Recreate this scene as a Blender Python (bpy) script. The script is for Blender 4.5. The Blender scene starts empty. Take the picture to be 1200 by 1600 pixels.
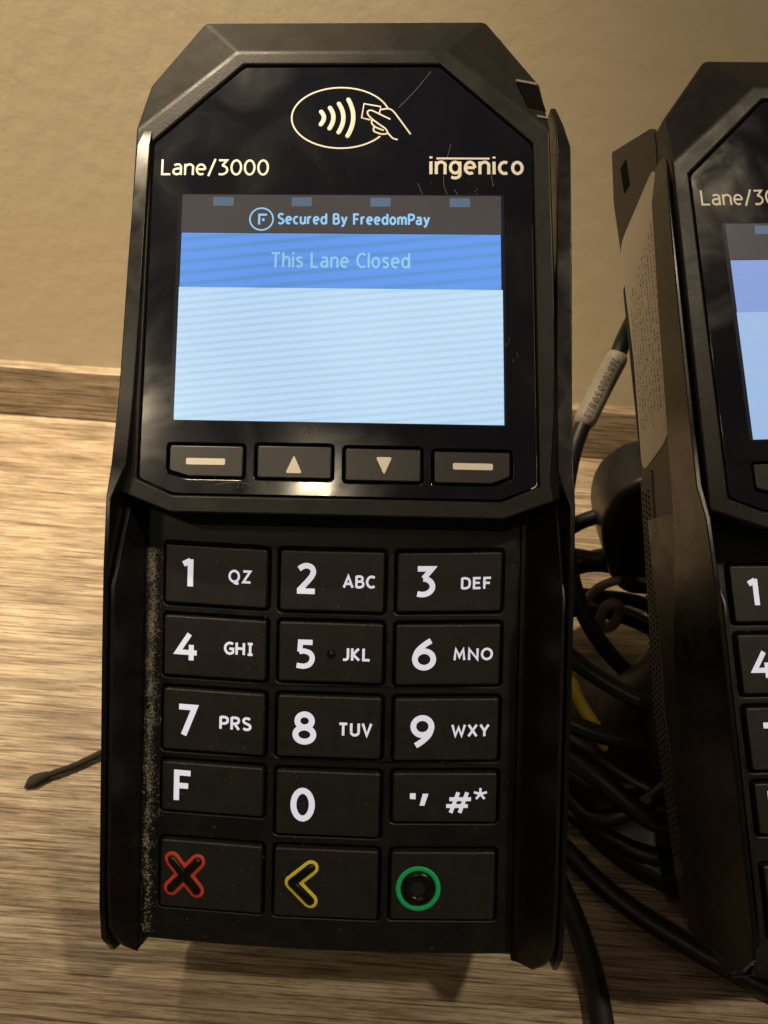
import bpy, bmesh, math, random
from mathutils import Vector, Matrix, Euler
S = 0.001                      # everything below is written in millimetres
random.seed(7)
sc = bpy.context.scene
COL = sc.collection

# ------------------------------------------------------------------ camera
HC = 176.3
TH, RO = math.radians(37.0), math.radians(4.3)
fw = Vector((0, math.cos(TH), -math.sin(TH))); up0 = Vector((0, math.sin(TH), math.cos(TH))); rt0 = Vector((1, 0, 0))
rt = rt0 * math.cos(RO) + up0 * math.sin(RO); up = -rt0 * math.sin(RO) + up0 * math.cos(RO)
CAMR = Matrix((rt, up, -fw)).transposed()
cam = bpy.data.objects.new('camera', bpy.data.cameras.new('camera')); COL.objects.link(cam)
cam.matrix_world = Matrix.Translation((0, 0, HC * S)) @ CAMR.to_4x4()
cd = cam.data
cd.sensor_fit = 'VERTICAL'; cd.sensor_height = 36.0; cd.lens = 36.0 * 1190 / 1600
cd.clip_start = 0.01; cd.clip_end = 20
cd.dof.use_dof = True; cd.dof.focus_distance = 0.139; cd.dof.aperture_fstop = 44.0
sc.camera = cam

# ------------------------------------------------------------------ world and lamps (dim warm room)
w = bpy.data.worlds.new('World'); sc.world = w; w.use_nodes = True
bg = w.node_tree.nodes['Background']; bg.inputs[0].default_value = (1.0, 0.88, 0.74, 1); bg.inputs[1].default_value = 0.03
sc.view_settings.view_transform = 'Standard'; sc.view_settings.look = 'None'
sc.view_settings.exposure = 0.0; sc.view_settings.gamma = 1.0

def lamp(name, kind, loc, target, power, color, size=0.05, size_y=None, spot=None, blend=0.5):
    l = bpy.data.lights.new(name, kind); l.energy = power; l.color = color
    if kind == 'AREA':
        l.size = size
        if size_y: l.shape = 'RECTANGLE'; l.size_y = size_y
        else: l.shape = 'DISK'
    else: l.shadow_soft_size = size
    if kind == 'SPOT': l.spot_size = math.radians(spot); l.spot_blend = blend
    o = bpy.data.objects.new(name, l); COL.objects.link(o)
    o.location = loc
    o.rotation_euler = (Vector(target) - Vector(loc)).to_track_quat('-Z', 'Y').to_euler()
    return o
WARM = (1.0, 0.81, 0.55)
LAMPS = [
 # small ceiling downlight up behind the camera, seen mirrored at the foot of the glass
 ('downlight_front', 'SPOT', (-0.36, -1.05, 1.55), (0, 0.2, 0), 7, WARM, 0.02, None, 50, 0.6),
 # downlight near the wall, up to the left: brightens the counter at the back
 ('downlight_wall', 'SPOT', (-0.30, 0.20, 0.85), (-0.10, 0.30, 0.0), 84, WARM, 0.02, None, 34, 1.0),
 # downlight in the room, aimed at the wall
 ('downlight_room', 'SPOT', (-0.85, -0.75, 1.45), (-0.14, 0.29, 0.20), 44, WARM, 0.06, None, 19, 1.0),
 # downlight to the right of the terminals, mirrored by the rim of the right-hand one
 ('downlight_right', 'SPOT', (0.61, -0.26, 1.60), (0.04, 0.17, 0.05), 46, WARM, 0.04, None, 40, 0.6),
]
for a in LAMPS: lamp(*a[:7], size_y=a[7], spot=a[8], blend=a[9])

# ------------------------------------------------------------------ helpers
def tag(o, label=None, cat=None, group=None, kind=None):
    if label: o['label'] = label
    if cat: o['category'] = cat
    if group: o['group'] = group
    if kind: o['kind'] = kind
    return o
def link(name, me, mat, parent=None):
    o = bpy.data.objects.new(name, me); COL.objects.link(o)
    if mat is not None:
        me.materials.clear(); me.materials.append(mat)
    if parent is not None: o.parent = parent
    return o
def mesh_from(verts, faces, smooth=False):
    me = bpy.data.meshes.new('m'); me.from_pydata([(x * S, y * S, z * S) for x, y, z in verts], [], faces)
    me.validate(); me.update()
    bm = bmesh.new(); bm.from_mesh(me); bmesh.ops.recalc_face_normals(bm, faces=bm.faces); bm.to_mesh(me); bm.free()
    if smooth:
        for p in me.polygons: p.use_smooth = True
    return me
def bevel(o, w, seg=3, ang=25):
    m = o.modifiers.new('bevel', 'BEVEL'); m.width = w * S; m.segments = seg; m.limit_method = 'ANGLE'; m.angle_limit = math.radians(ang)
    m.harden_normals = True
    for p in o.data.polygons: p.use_smooth = True
    return o
def rpoly(pts, r, n=4):
    """round the corners of a polygon (list of (x,y))"""
    out = []; N = len(pts)
    for i in range(N):
        p0, p1, p2 = Vector(pts[i - 1]), Vector(pts[i]), Vector(pts[(i + 1) % N])
        a = (p0 - p1); b = (p2 - p1)
        rr = min(r, a.length * .45, b.length * .45)
        A = p1 + a.normalized() * rr; B = p1 + b.normalized() * rr
        for k in range(n + 1):
            t = k / n
            q = A * (1 - t) ** 2 + p1 * 2 * t * (1 - t) + B * t * t
            out.append((q.x, q.y))
    return out
def rect(x0, y0, x1, y1): return [(x0, y0), (x1, y0), (x1, y1), (x0, y1)]
def plate_mesh(outer, holes, z0, z1, bev=0.0, fmap=None, seg=2):
    """a flat plate with holes and rounded edges; fmap bends it afterwards"""
    c = bpy.data.curves.new('c', 'CURVE'); c.dimensions = '2D'; c.fill_mode = 'BOTH'
    for pts in [outer] + holes:
        sp = c.splines.new('POLY'); sp.points.add(len(pts) - 1); sp.use_cyclic_u = True
        for p, q in zip(sp.points, pts): p.co = (q[0], q[1], 0, 1)
    c.extrude = (z1 - z0) / 2 - bev
    c.bevel_depth = bev; c.offset = -bev; c.bevel_resolution = seg
    o = bpy.data.objects.new('c', c); COL.objects.link(o)
    dg = bpy.context.evaluated_depsgraph_get(); dg.update()
    me = bpy.data.meshes.new_from_object(o.evaluated_get(dg))
    bpy.data.objects.remove(o); bpy.data.curves.remove(c)
    zc = (z0 + z1) / 2
    for v in me.vertices:
        x, y, z = v.co.x, v.co.y, v.co.z + zc
        if fmap: x, y, z = fmap(x, y, z)
        v.co = (x * S, y * S, z * S)
    me.update()
    return me
def tube_mesh(paths, r, zs=1.0, n=10, fmap=None, z0=0.0, closed=False):
    """round tubes along smooth point lists, joined; zs flattens them"""
    bm = bmesh.new()
    for pts in paths:
        P = [Vector(p if len(p) == 3 else (p[0], p[1], 0)) for p in pts]
        N = len(P); rings = []; prev = None
        for i, p in enumerate(P):
            if closed: t = P[(i + 1) % N] - P[i - 1]
            else: t = P[min(i + 1, N - 1)] - P[max(i - 1, 0)]
            t.normalize()
            if prev is None:
                ref = Vector((0, 0, 1)) if abs(t.z) < .9 else Vector((1, 0, 0))
            else: ref = prev
            a = (ref - t * ref.dot(t)).normalized(); prev = a; b = t.cross(a)
            rr = r[i] if isinstance(r, (list, tuple)) else r
            rings.append([(p + (a * math.cos(q) + b * math.sin(q)) * rr) for q in [2 * math.pi * k / n for k in range(n)]])
        if not closed:   # rounded ends
            for end in (0, -1):
                t = (P[0] - P[1]) if end == 0 else (P[-1] - P[-2]); t.normalize()
                rr = r[end] if isinstance(r, (list, tuple)) else r
                base = rings[end]; c = P[end]
                extra = [[c + (v - c) * math.cos(q) + t * rr * math.sin(q) for v in base] for q in (.5, 1.0, 1.45)]
                if end == 0: rings = extra[::-1] + rings
                else: rings = rings + extra
        vs = [[bm.verts.new(v) for v in ring] for ring in rings]
        M = len(vs)
        for i in range(M if closed else M - 1):
            A, B = vs[i], vs[(i + 1) % M]
            for k in range(n): bm.faces.new((A[k], A[(k + 1) % n], B[(k + 1) % n], B[k]))
        if not closed: bm.faces.new(vs[0][::-1]); bm.faces.new(vs[-1])
    bmesh.ops.recalc_face_normals(bm, faces=bm.faces)
    for v in bm.verts:
        x, y, z = v.co.x, v.co.y, v.co.z * zs + z0
        if fmap: x, y, z = fmap(x, y, z)
        v.co = (x * S, y * S, z * S)
    me = bpy.data.meshes.new('t'); bm.to_mesh(me); bm.free()
    for p in me.polygons: p.use_smooth = True
    return me
def catmull(pts, n=8, closed=False):
    P = [Vector(p) for p in pts]; out = []; N = len(P)
    for i in range(N if closed else N - 1):
        if closed: a, b, c, d = P[i - 1], P[i], P[(i + 1) % N], P[(i + 2) % N]
        else: a, b, c, d = P[max(i - 1, 0)], P[i], P[i + 1], P[min(i + 2, N - 1)]
        for k in range(n):
            t = k / n
            out.append(0.5 * ((2 * b) + (c - a) * t + (2 * a - 5 * b + 4 * c - d) * t * t + (3 * b - a - 3 * c + d) * t ** 3))
    if not closed: out.append(P[-1])
    return [tuple(v) for v in out]

# ------------------------------------------------------------------ lettering drawn as flat ribbons
def L(*p): return ('L', p)
def Cv(*p): return ('C', p)
def El(cx, cy, rx, ry): return ('E', (cx, cy, rx, ry))
def Ar(cx, cy, rx, ry, a0, a1): return ('A', (cx, cy, rx, ry, a0, a1))
G = {  # width, strokes; cap height 1, centre lines inset by half the weight
 '0': (.56, [El(.28, .5, .28, .5)]),
 '1': (.30, [L((.0, .84), (.30, 1.0)), L((.30, 1.06), (.30, -.06))]),
 '2': (.52, [Cv((.02, .86), (.14, .96), (.28, 1), (.44, .93), (.50, .76), (.43, .56), (.26, .32), (.04, .04)), L((-.04, 0), (.56, 0))]),
 '3': (.52, [L((.0, 1), (.47, 1), (.20, .62)), Ar(.16, .31, .34, .31, 84, -100), L((.12, .0), (.0, .03))]),
 '4': (.60, [L((.40, 1.06), (.02, .27), (.64, .27)), L((.46, .60), (.46, -.06))]),
 '5': (.52, [L((.50, 1), (.10, 1), (.08, .60)), Cv((.06, .60), (.22, .63), (.42, .55), (.50, .34), (.42, .10), (.22, .0), (-.02, .03))]),
 '6': (.56, [El(.28, .32, .28, .32), Cv((.48, 1.04), (.28, .88), (.08, .64), (.0, .38), (.01, .28))]),
 '7': (.54, [L((-.02, 1), (.54, 1), (.16, -.06))]),
 '8': (.56, [El(.28, .76, .225, .24), El(.28, .26, .28, .26)]),
 '9': (.56, [El(.28, .68, .28, .32), Cv((.08, -.04), (.28, .12), (.48, .36), (.56, .62), (.55, .72))]),
 'A': (.66, [L((-.02, -.06), (.33, 1.02), (.68, -.06)), L((.14, .30), (.52, .30))]),
 'B': (.52, [L((.0, -.04), (.0, 1.04)), Cv((0, 1), (.30, 1), (.45, .90), (.45, .66), (.30, .54), (0, .54)), Cv((.28, .54), (.42, .52), (.52, .40), (.52, .14), (.32, 0), (0, 0))]),
 'C': (.56, [Ar(.36, .5, .36, .5, 50, 310)]),
 'D': (.58, [L((0, -.04), (0, 1.04)), Cv((0, 1), (.28, 1), (.52, .86), (.58, .5), (.52, .14), (.28, 0), (0, 0))]),
 'E': (.46, [L((.50, 1), (0, 1), (0, 0), (.50, 0)), L((0, .52), (.44, .52))]),
 'F': (.46, [L((.50, 1), (0, 1), (0, -.08)), L((0, .50), (.42, .50))]),
 'G': (.60, [Ar(.38, .5, .38, .5, 50, 320), L((.34, .46), (.64, .46), (.64, .10))]),
 'H': (.58, [L((0, -.06), (0, 1.06)), L((.58, -.06), (.58, 1.06)), L((0, .52), (.58, .52))]),
 'I': (.36, [L((.18, 0), (.18, 1)), L((-.02, 1), (.38, 1)), L((-.02, 0), (.38, 0))]),
 'J': (.36, [L((.36, 1.06), (.36, .30)), Cv((.36, .32), (.33, .12), (.20, .01), (-.02, .0))]),
 'K': (.54, [L((0, -.06), (0, 1.06)), L((.50, 1.04), (.06, .50), (.54, -.04))]),
 'L': (.44, [L((0, 1.06), (0, 0), (.48, 0))]),
 'M': (.74, [L((.02, -.06), (.10, 1.0), (.37, .25), (.64, 1.0), (.72, -.06))]),
 'N': (.60, [L((0, -.06), (0, 1.0), (.60, 0), (.60, 1.06))]),
 'O': (.70, [El(.35, .5, .35, .5)]),
 'P': (.50, [L((0, -.06), (0, 1.04)), Cv((0, 1), (.32, 1), (.50, .90), (.50, .58), (.30, .44), (0, .44))]),
 'Q': (.70, [El(.35, .5, .35, .5), L((.30, -.04), (.52, -.18), (.68, -.10))]),
 'R': (.54, [L((0, -.06), (0, 1.04)), Cv((0, 1), (.32, 1), (.50, .90), (.50, .62), (.30, .48), (0, .48)), L((.22, .46), (.54, -.06))]),
 'S': (.50, [Cv((.48, .90), (.36, .99), (.18, 1.0), (.02, .86), (.06, .64), (.25, .52), (.45, .40), (.52, .20), (.38, .02), (.18, 0), (.0, .10))]),
 'T': (.58, [L((-.02, 1), (.60, 1)), L((.29, 1), (.29, -.06))]),
 'U': (.58, [L((0, 1.06), (0, .32)), Ar(.29, .29, .29, .29, 180, 360), L((.58, .30), (.58, 1.06))]),
 'V': (.62, [L((-.02, 1.06), (.31, .0), (.64, 1.06))]),
 'W': (.92, [L((-.02, 1.06), (.22, .02), (.46, .80), (.70, .02), (.94, 1.06))]),
 'X': (.58, [L((-.02, 1.05), (.60, -.05)), L((.60, 1.05), (-.02, -.05))]),
 'Y': (.58, [L((-.02, 1.05), (.29, .45), (.60, 1.05)), L((.29, .46), (.29, -.06))]),
 'Z': (.54, [L((.0, 1), (.52, 1), (.02, 0), (.56, 0))]),
 'a': (.46, [Cv((.04, .64), (.18, .70), (.36, .68), (.44, .52), (.44, .36)), L((.44, .42), (.44, -.05)), Cv((.44, .40), (.20, .40), (.02, .30), (.02, .10), (.16, .0), (.34, .04), (.44, .16))]),
 'b': (.50, [L((0, 1.06), (0, 0)), El(.25, .34, .25, .34)]),
 'c': (.40, [Ar(.27, .35, .27, .35, 60, 300)]),
 'd': (.50, [L((.50, 1.06), (.50, -.05)), El(.25, .35, .25, .35)]),
 'e': (.48, [L((.02, .36), (.49, .36)), Ar(.25, .35, .25, .35, 0, 305)]),
 'g': (.50, [L((.50, .74), (.50, .0)), El(.25, .36, .25, .34), Cv((.50, .04), (.46, -.18), (.28, -.28), (.04, -.24))]),
 'h': (.46, [L((0, 1.06), (0, -.05)), Cv((0, .50), (.12, .66), (.30, .70), (.46, .56), (.46, .38)), L((.46, .42), (.46, -.05))]),
 'i': (.0, [L((0, .74), (0, -.05)), L((0, .92), (0, 1.06))]),
 'l': (.0, [L((0, 1.06), (0, -.05))]),
 'm': (.78, [L((0, .74), (0, -.05)), Cv((0, .52), (.10, .66), (.24, .70), (.38, .60), (.39, .42)), L((.39, .45), (.39, -.05)), Cv((.39, .52), (.50, .66), (.64, .70), (.77, .60), (.78, .42)), L((.78, .45), (.78, -.05))]),
 'n': (.46, [L((0, .74), (0, -.05)), Cv((0, .50), (.12, .66), (.30, .70), (.46, .56), (.46, .38)), L((.46, .42), (.46, -.05))]),
 'o': (.50, [El(.25, .35, .25, .35)]),
 'r': (.28, [L((0, .74), (0, -.05)), Cv((0, .46), (.08, .62), (.20, .70), (.30, .69))]),
 's': (.38, [Cv((.36, .62), (.26, .69), (.12, .69), (.02, .58), (.08, .44), (.20, .37), (.34, .30), (.38, .16), (.28, .02), (.12, 0), (.0, .06))]),
 'u': (.46, [L((0, .74), (0, .30)), Cv((0, .34), (.02, .12), (.18, 0), (.34, .04), (.46, .20)), L((.46, .74), (.46, -.05))]),
 'y': (.48, [L((0, .74), (.25, .04)), L((.50, .74), (.25, .04), (.14, -.20), (-.02, -.27))]),
 '/': (.36, [L((-.02, -.12), (.38, 1.10))]),
 '#': (.66, [L((.14, -.04), (.32, 1.04)), L((.42, -.04), (.60, 1.04)), L((.06, .68), (.74, .68)), L((-.02, .32), (.66, .32))]),
 '*': (.80, [L((.40, .5), (.40, 1.05)), L((.40, .5), (.86, .66)), L((.40, .5), (.70, .04)), L((.40, .5), (.10, .04)), L((.40, .5), (-.06, .66))]),
 ' ': (.22, []),
}
def glyph_paths(ch):
    out = []
    for k, a in G[ch][1]:
        if k == 'L': out.append((list(a), False))
        elif k == 'C': out.append(([(p[0], p[1]) for p in catmull([(q[0], q[1], 0) for q in a], 6)], False))
        elif k == 'E':
            cx, cy, rx, ry = a
            out.append(([(cx + rx * math.cos(t), cy + ry * math.sin(t)) for t in [2 * math.pi * i / 28 for i in range(28)]], True))
        elif k == 'A':
            cx, cy, rx, ry, a0, a1 = a
            out.append(([(cx + rx * math.cos(t), cy + ry * math.sin(t)) for t in [math.radians(a0 + (a1 - a0) * i / 20) for i in range(21)]], False))
    return out
def ribbon(V, F, pts, w, closed, z):
    N = len(pts); b = len(V)
    P = [Vector(p) for p in pts]
    for i in range(N):
        if closed: d0 = P[i] - P[i - 1]; d1 = P[(i + 1) % N] - P[i]
        else:
            d0 = P[i] - P[i - 1] if i else P[1] - P[0]
            d1 = P[i + 1] - P[i] if i < N - 1 else P[-1] - P[-2]
        d0.normalize(); d1.normalize()
        n0 = Vector((-d0.y, d0.x)); n1 = Vector((-d1.y, d1.x)); n = n0 + n1
        if n.length < 1e-6: n = n0
        n.normalize(); m = 1 / max(n.dot(n0), .45)
        q = P[i] + n * w / 2 * m; s_ = P[i] - n * w / 2 * m
        V.append((q.x, q.y, z)); V.append((s_.x, s_.y, z))
    for i in range(N if closed else N - 1):
        j = (i + 1) % N
        F.append((b + 2 * i, b + 2 * i + 1, b + 2 * j + 1, b + 2 * j))
def text_mesh(s, x0, y0, x1, y1, weight=.12, gap=.22, fmap=None, z=.05, slant=0.0):
    """text whose inked box is x0..x1 wide and whose capitals fill y0..y1"""
    h = y1 - y0; wgt = weight
    pos = []; x = 0
    for ch in s:
        pos.append(x); x += G[ch][0] + wgt + gap * (1 if ch != ' ' else .6)
    total = pos[-1] + G[s[-1]][0] + wgt
    sx = (x1 - x0) / total
    V, F = [], []; k = 0
    for ch, px in zip(s, pos):
        for pts, cl in glyph_paths(ch):
            q = [((px + wgt / 2 + a) * sx + x0 + slant * b * h, y0 + h * (wgt / 2 + b * (1 - wgt))) for a, b in pts]
            ribbon(V, F, q, wgt * h, cl, z + .006 * (k % 4)); k += 1
    if fmap: V = [fmap(*v) for v in V]
    me = mesh_from(V, F)
    return me

# ------------------------------------------------------------------ materials
def mat(name, color, rough=.5, bump=0, bscale=400, metallic=0, coat=0, emis=None, estr=1, spec=.5, cvar=0, cscale=60, rvar=0, rscale=80, bdist=.00005):
    m = bpy.data.materials.new(name); m.use_nodes = True; nt = m.node_tree; b = nt.nodes['Principled BSDF']
    b.inputs['Base Color'].default_value = (*color, 1); b.inputs['Roughness'].default_value = rough
    b.inputs['Metallic'].default_value = metallic; b.inputs['Coat Weight'].default_value = coat
    b.inputs['Specular IOR Level'].default_value = spec
    tc = nt.nodes.new('ShaderNodeTexCoord')
    if emis: b.inputs['Emission Color'].default_value = (*emis, 1); b.inputs['Emission Strength'].default_value = estr
    if bump:
        n = nt.nodes.new('ShaderNodeTexNoise'); n.inputs['Scale'].default_value = bscale; n.inputs['Detail'].default_value = 3
        nt.links.new(tc.outputs['Object'], n.inputs['Vector'])
        bp = nt.nodes.new('ShaderNodeBump'); bp.inputs['Strength'].default_value = bump; bp.inputs['Distance'].default_value = bdist
        nt.links.new(n.outputs['Fac'], bp.inputs['Height']); nt.links.new(bp.outputs['Normal'], b.inputs['Normal'])
    if rvar:
        n = nt.nodes.new('ShaderNodeTexNoise'); n.inputs['Scale'].default_value = rscale; n.inputs['Detail'].default_value = 6; n.inputs['Distortion'].default_value = 1.2
        nt.links.new(tc.outputs['Object'], n.inputs['Vector'])
        mr = nt.nodes.new('ShaderNodeMapRange'); mr.inputs[1].default_value = .35; mr.inputs[2].default_value = .75
        mr.inputs[3].default_value = rough; mr.inputs[4].default_value = rough + rvar
        nt.links.new(n.outputs['Fac'], mr.inputs[0]); nt.links.new(mr.outputs[0], b.inputs['Roughness'])
    if cvar:
        n = nt.nodes.new('ShaderNodeTexNoise'); n.inputs['Scale'].default_value = cscale; n.inputs['Detail'].default_value = 5
        nt.links.new(tc.outputs['Object'], n.inputs['Vector'])
        cr = nt.nodes.new('ShaderNodeMix'); cr.data_type = 'RGBA'
        cr.inputs[6].default_value = (*[c * (1 - cvar) for c in color], 1); cr.inputs[7].default_value = (*[min(1, c * (1 + cvar)) for c in color], 1)
        nt.links.new(n.outputs['Fac'], cr.inputs[0]); nt.links.new(cr.outputs[2], b.inputs['Base Color'])
    return m
M = {}
M['shell'] = mat('black_textured_plastic', (.0085, .0084, .0083), .34, .45, 2600, spec=.25, rvar=.15, rscale=150, cvar=.3, cscale=900)
M['gloss'] = mat('black_gloss_plastic', (.007, .007, .007), .20, .05, 300, spec=.32, rvar=.15, rscale=120)
M['deck'] = mat('black_keypad_plastic', (.006, .0058, .0056), .36, .25, 2200, rvar=.18, rscale=140)
M['key'] = mat('black_key_rubber', (.0125, .0118, .0112), .44, .30, 2400, rvar=.14, rscale=200, cvar=.25, cscale=300)
M['glass'] = mat('black_glass', (.008, .009, .014), .07, 0, rvar=.13, rscale=60)
M['side'] = mat('lit_brown_side_plastic', (.024, .0215, .019), .55, .4, 2000, cvar=.15, cscale=200)  # warm light on the side panel put into a lighter, browner base colour
M['softkey'] = mat('softkey_plastic', (.024, .023, .023), .32, .3, 2500)
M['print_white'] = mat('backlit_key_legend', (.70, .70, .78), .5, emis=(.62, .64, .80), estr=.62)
M['print_cream'] = mat('cream_print', (.88, .84, .74), .5)
M['red'] = mat('red_print', (.62, .06, .03), .45)
M['yellow'] = mat('yellow_print', (.85, .74, .05), .45)
M['green'] = mat('green_print', (.01, .55, .17), .45)
M['dust'] = mat('dust', (.46, .42, .35), .9, cvar=.5, cscale=900)
M['scratch'] = mat('scratch', (.22, .19, .15), .5)
M['sticker'] = mat('sticker_paper', (.46, .41, .35), .6, cvar=.06, cscale=120)
M['ink'] = mat('faded_ink', (.17, .14, .12), .7)
M['cable'] = mat('black_cable_rubber', (.008, .0075, .0075), .42, .15, 500, rvar=.15, rscale=90)
M['sleeve'] = mat('cable_label_paper', (.30, .27, .22), .55, cvar=.1, cscale=200)
M['yellowcable'] = mat('yellow_cable', (.55, .42, .03), .45)
M['tan'] = mat('tan_plastic', (.16, .11, .075), .5)
M['rubber'] = mat('perforated_rubber', (.05, .045, .042), .7, .4, 700)
M['dot'] = mat('dot_black', (.004, .004, .004), .8, spec=.05)
M['stand'] = mat('stand_black_metal', (.010, .0095, .0095), .38, .12, 600, rvar=.15)
M['strap'] = mat('strap_black', (.02, .017, .014), .9, .6, 1500)

# LCD: emissive parts with faint slanted interference bands
def lcd(name, c1, c2, strength, rough=.13, bands=True, sc_=1.0):
    m = bpy.data.materials.new(name); m.use_nodes = True; nt = m.node_tree; b = nt.nodes['Principled BSDF']
    b.inputs['Base Color'].default_value = (.01, .01, .012, 1); b.inputs['Roughness'].default_value = rough
    b.inputs['Emission Strength'].default_value = strength
    tc = nt.nodes.new('ShaderNodeTexCoord')
    mp = nt.nodes.new('ShaderNodeMapping'); mp.inputs['Rotation'].default_value = (0, 0, math.radians(-6))
    nt.links.new(tc.outputs['Object'], mp.inputs[0])
    sx = nt.nodes.new('ShaderNodeSeparateXYZ'); nt.links.new(mp.outputs[0], sx.inputs[0])
    ns = nt.nodes.new('ShaderNodeTexNoise'); ns.inputs['Scale'].default_value = 25; nt.links.new(tc.outputs['Object'], ns.inputs[0])
    ma = nt.nodes.new('ShaderNodeMath'); ma.operation = 'MULTIPLY'; ma.inputs[1].default_value = 2 * math.pi / (.00128 * sc_); nt.links.new(sx.outputs[1], ma.inputs[0])
    ad = nt.nodes.new('ShaderNodeMath'); ad.operation = 'MULTIPLY_ADD'; ad.inputs[1].default_value = 3.0; nt.links.new(ns.outputs[0], ad.inputs[0]); nt.links.new(ma.outputs[0], ad.inputs[2])
    si = nt.nodes.new('ShaderNodeMath'); si.operation = 'SINE'; nt.links.new(ad.outputs[0], si.inputs[0])
    mr = nt.nodes.new('ShaderNodeMapRange'); mr.inputs[1].default_value = -.2; mr.inputs[2].default_value = 1; nt.links.new(si.outputs[0], mr.inputs[0])
    n2 = nt.nodes.new('ShaderNodeTexNoise'); n2.inputs['Scale'].default_value = 2500; n2.inputs['Detail'].default_value = 1; nt.links.new(tc.outputs['Object'], n2.inputs[0])
    mx = nt.nodes.new('ShaderNodeMix'); mx.data_type = 'RGBA'; mx.inputs[6].default_value = (*c1, 1); mx.inputs[7].default_value = (*c2, 1)
    if bands: nt.links.new(mr.outputs[0], mx.inputs[0])
    else: mx.inputs[0].default_value = 0
    mm = nt.nodes.new('ShaderNodeMix'); mm.data_type = 'RGBA'; mm.blend_type = 'MULTIPLY'; mm.inputs[0].default_value = .22
    nt.links.new(mx.outputs[2], mm.inputs[6]); nt.links.new(n2.outputs['Color'], mm.inputs[7])
    gr = nt.nodes.new('ShaderNodeTexNoise'); gr.inputs['Scale'].default_value = 22; gr.inputs['Detail'].default_value = 1; nt.links.new(tc.outputs['Object'], gr.inputs[0])
    g2 = nt.nodes.new('ShaderNodeMapRange'); g2.inputs[1].default_value = .3; g2.inputs[2].default_value = .7; g2.inputs[3].default_value = 0; g2.inputs[4].default_value = .42; nt.links.new(gr.outputs[0], g2.inputs[0])
    m3 = nt.nodes.new('ShaderNodeMix'); m3.data_type = 'RGBA'; nt.links.new(g2.outputs[0], m3.inputs[0]); nt.links.new(mm.outputs[2], m3.inputs[6])
    m3.inputs[7].default_value = (*[min(1, c * 1.28 + .02) for c in c1], 1)
    nt.links.new(m3.outputs[2], b.inputs['Emission Color'])
    return m
M['lcd_white'] = lcd('lcd_pale_area', (.50, .69, 1.0), (.41, .60, .72), 1.06)
M['lcd_blue'] = lcd('lcd_blue_band', (.135, .32, .90), (.085, .30, .60), 1.0, sc_=1.6)
M['lcd_head'] = lcd('lcd_header_wall_reflection', (.064, .054, .049), (.064, .054, .049), 1.0, bands=False)  # brownish glow paints the wall's reflection into the header
M['lcd_edge'] = lcd('lcd_border', (.008, .008, .016), (.008, .008, .016), .6, bands=False)
M['lcd_tab'] = lcd('lcd_tab', (.10, .145, .21), (.10, .145, .21), 1.0, bands=False)
M['lcd_text'] = lcd('lcd_light_blue_text', (.30, .62, 1.0), (.30, .62, 1.0), 1.0, bands=False)
M['lcd_text2'] = lcd('lcd_pale_text', (.30, .60, .85), (.30, .60, .85), 1.0, bands=False)
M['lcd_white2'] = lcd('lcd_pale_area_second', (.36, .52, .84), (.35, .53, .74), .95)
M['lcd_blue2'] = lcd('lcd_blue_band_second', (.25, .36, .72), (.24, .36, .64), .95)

def wood(name, dark=1.0, sx=9, rot=0.0):
    m = bpy.data.materials.new(name); m.use_nodes = True; nt = m.node_tree; b = nt.nodes['Principled BSDF']
    tc = nt.nodes.new('ShaderNodeTexCoord')
    def noise(scale, vec, detail=6, dist=0, rough=.6):
        mp = nt.nodes.new('ShaderNodeMapping'); mp.inputs['Scale'].default_value = vec; mp.inputs['Rotation'].default_value = (0, 0, rot)
        nt.links.new(tc.outputs['Object'], mp.inputs[0])
        n = nt.nodes.new('ShaderNodeTexNoise'); n.inputs['Scale'].default_value = scale; n.inputs['Detail'].default_value = detail
        n.inputs['Distortion'].default_value = dist; n.inputs['Roughness'].default_value = rough
        nt.links.new(mp.outputs[0], n.inputs[0]); return n
    def ramp(n, stops):
        r = nt.nodes.new('ShaderNodeValToRGB'); el = r.color_ramp.elements
        el[0].position, el[0].color = stops[0][0], (*stops[0][1], 1); el[1].position, el[1].color = stops[-1][0], (*stops[-1][1], 1)
        for p, c in stops[1:-1]:
            e = el.new(p); e.color = (*c, 1)
        nt.links.new(n.outputs['Fac'], r.inputs[0]); return r
    def mul(a, b_, f):
        x = nt.nodes.new('ShaderNodeMix'); x.data_type = 'RGBA'; x.blend_type = 'MULTIPLY'; x.inputs[0].default_value = f
        nt.links.new(a, x.inputs[6]); nt.links.new(b_, x.inputs[7]); return x.outputs[2]
    base = ramp(noise(14, (1.5, 13, 13), 9, .30, .74), [(.30, (.15 * dark, .112 * dark, .075 * dark)), (.44, (.29 * dark, .230 * dark, .160 * dark)), (.56, (.42 * dark, .35 * dark, .255 * dark)), (.72, (.54 * dark, .465 * dark, .35 * dark))])
    fine = ramp(noise(40, (1.5, 34, 34), 8, .06, .80), [(.40, (.34, .27, .22)), (.49, (.80, .76, .72)), (.58, (1, 1, 1))])
    pore = ramp(noise(26, (1.0, 64, 64), 6, .25, .66), [(.40, (.26, .19, .15)), (.455, (.90, .88, .86)), (.6, (1, 1, 1))])
    c = mul(base.outputs[0], fine.outputs[0], .95); c = mul(c, pore.outputs[0], .9)
    nt.links.new(c, b.inputs['Base Color'])
    b.inputs['Roughness'].default_value = .42
    bp = nt.nodes.new('ShaderNodeBump'); bp.inputs['Strength'].default_value = .35; bp.inputs['Distance'].default_value = .0002
    nt.links.new(fine.outputs[0], bp.inputs['Height']); nt.links.new(bp.outputs[0], b.inputs['Normal'])
    return m
M['wood'] = wood('laminate_wood')
M['wood_back'] = wood('laminate_wood_strip', .95, rot=.0)
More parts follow.
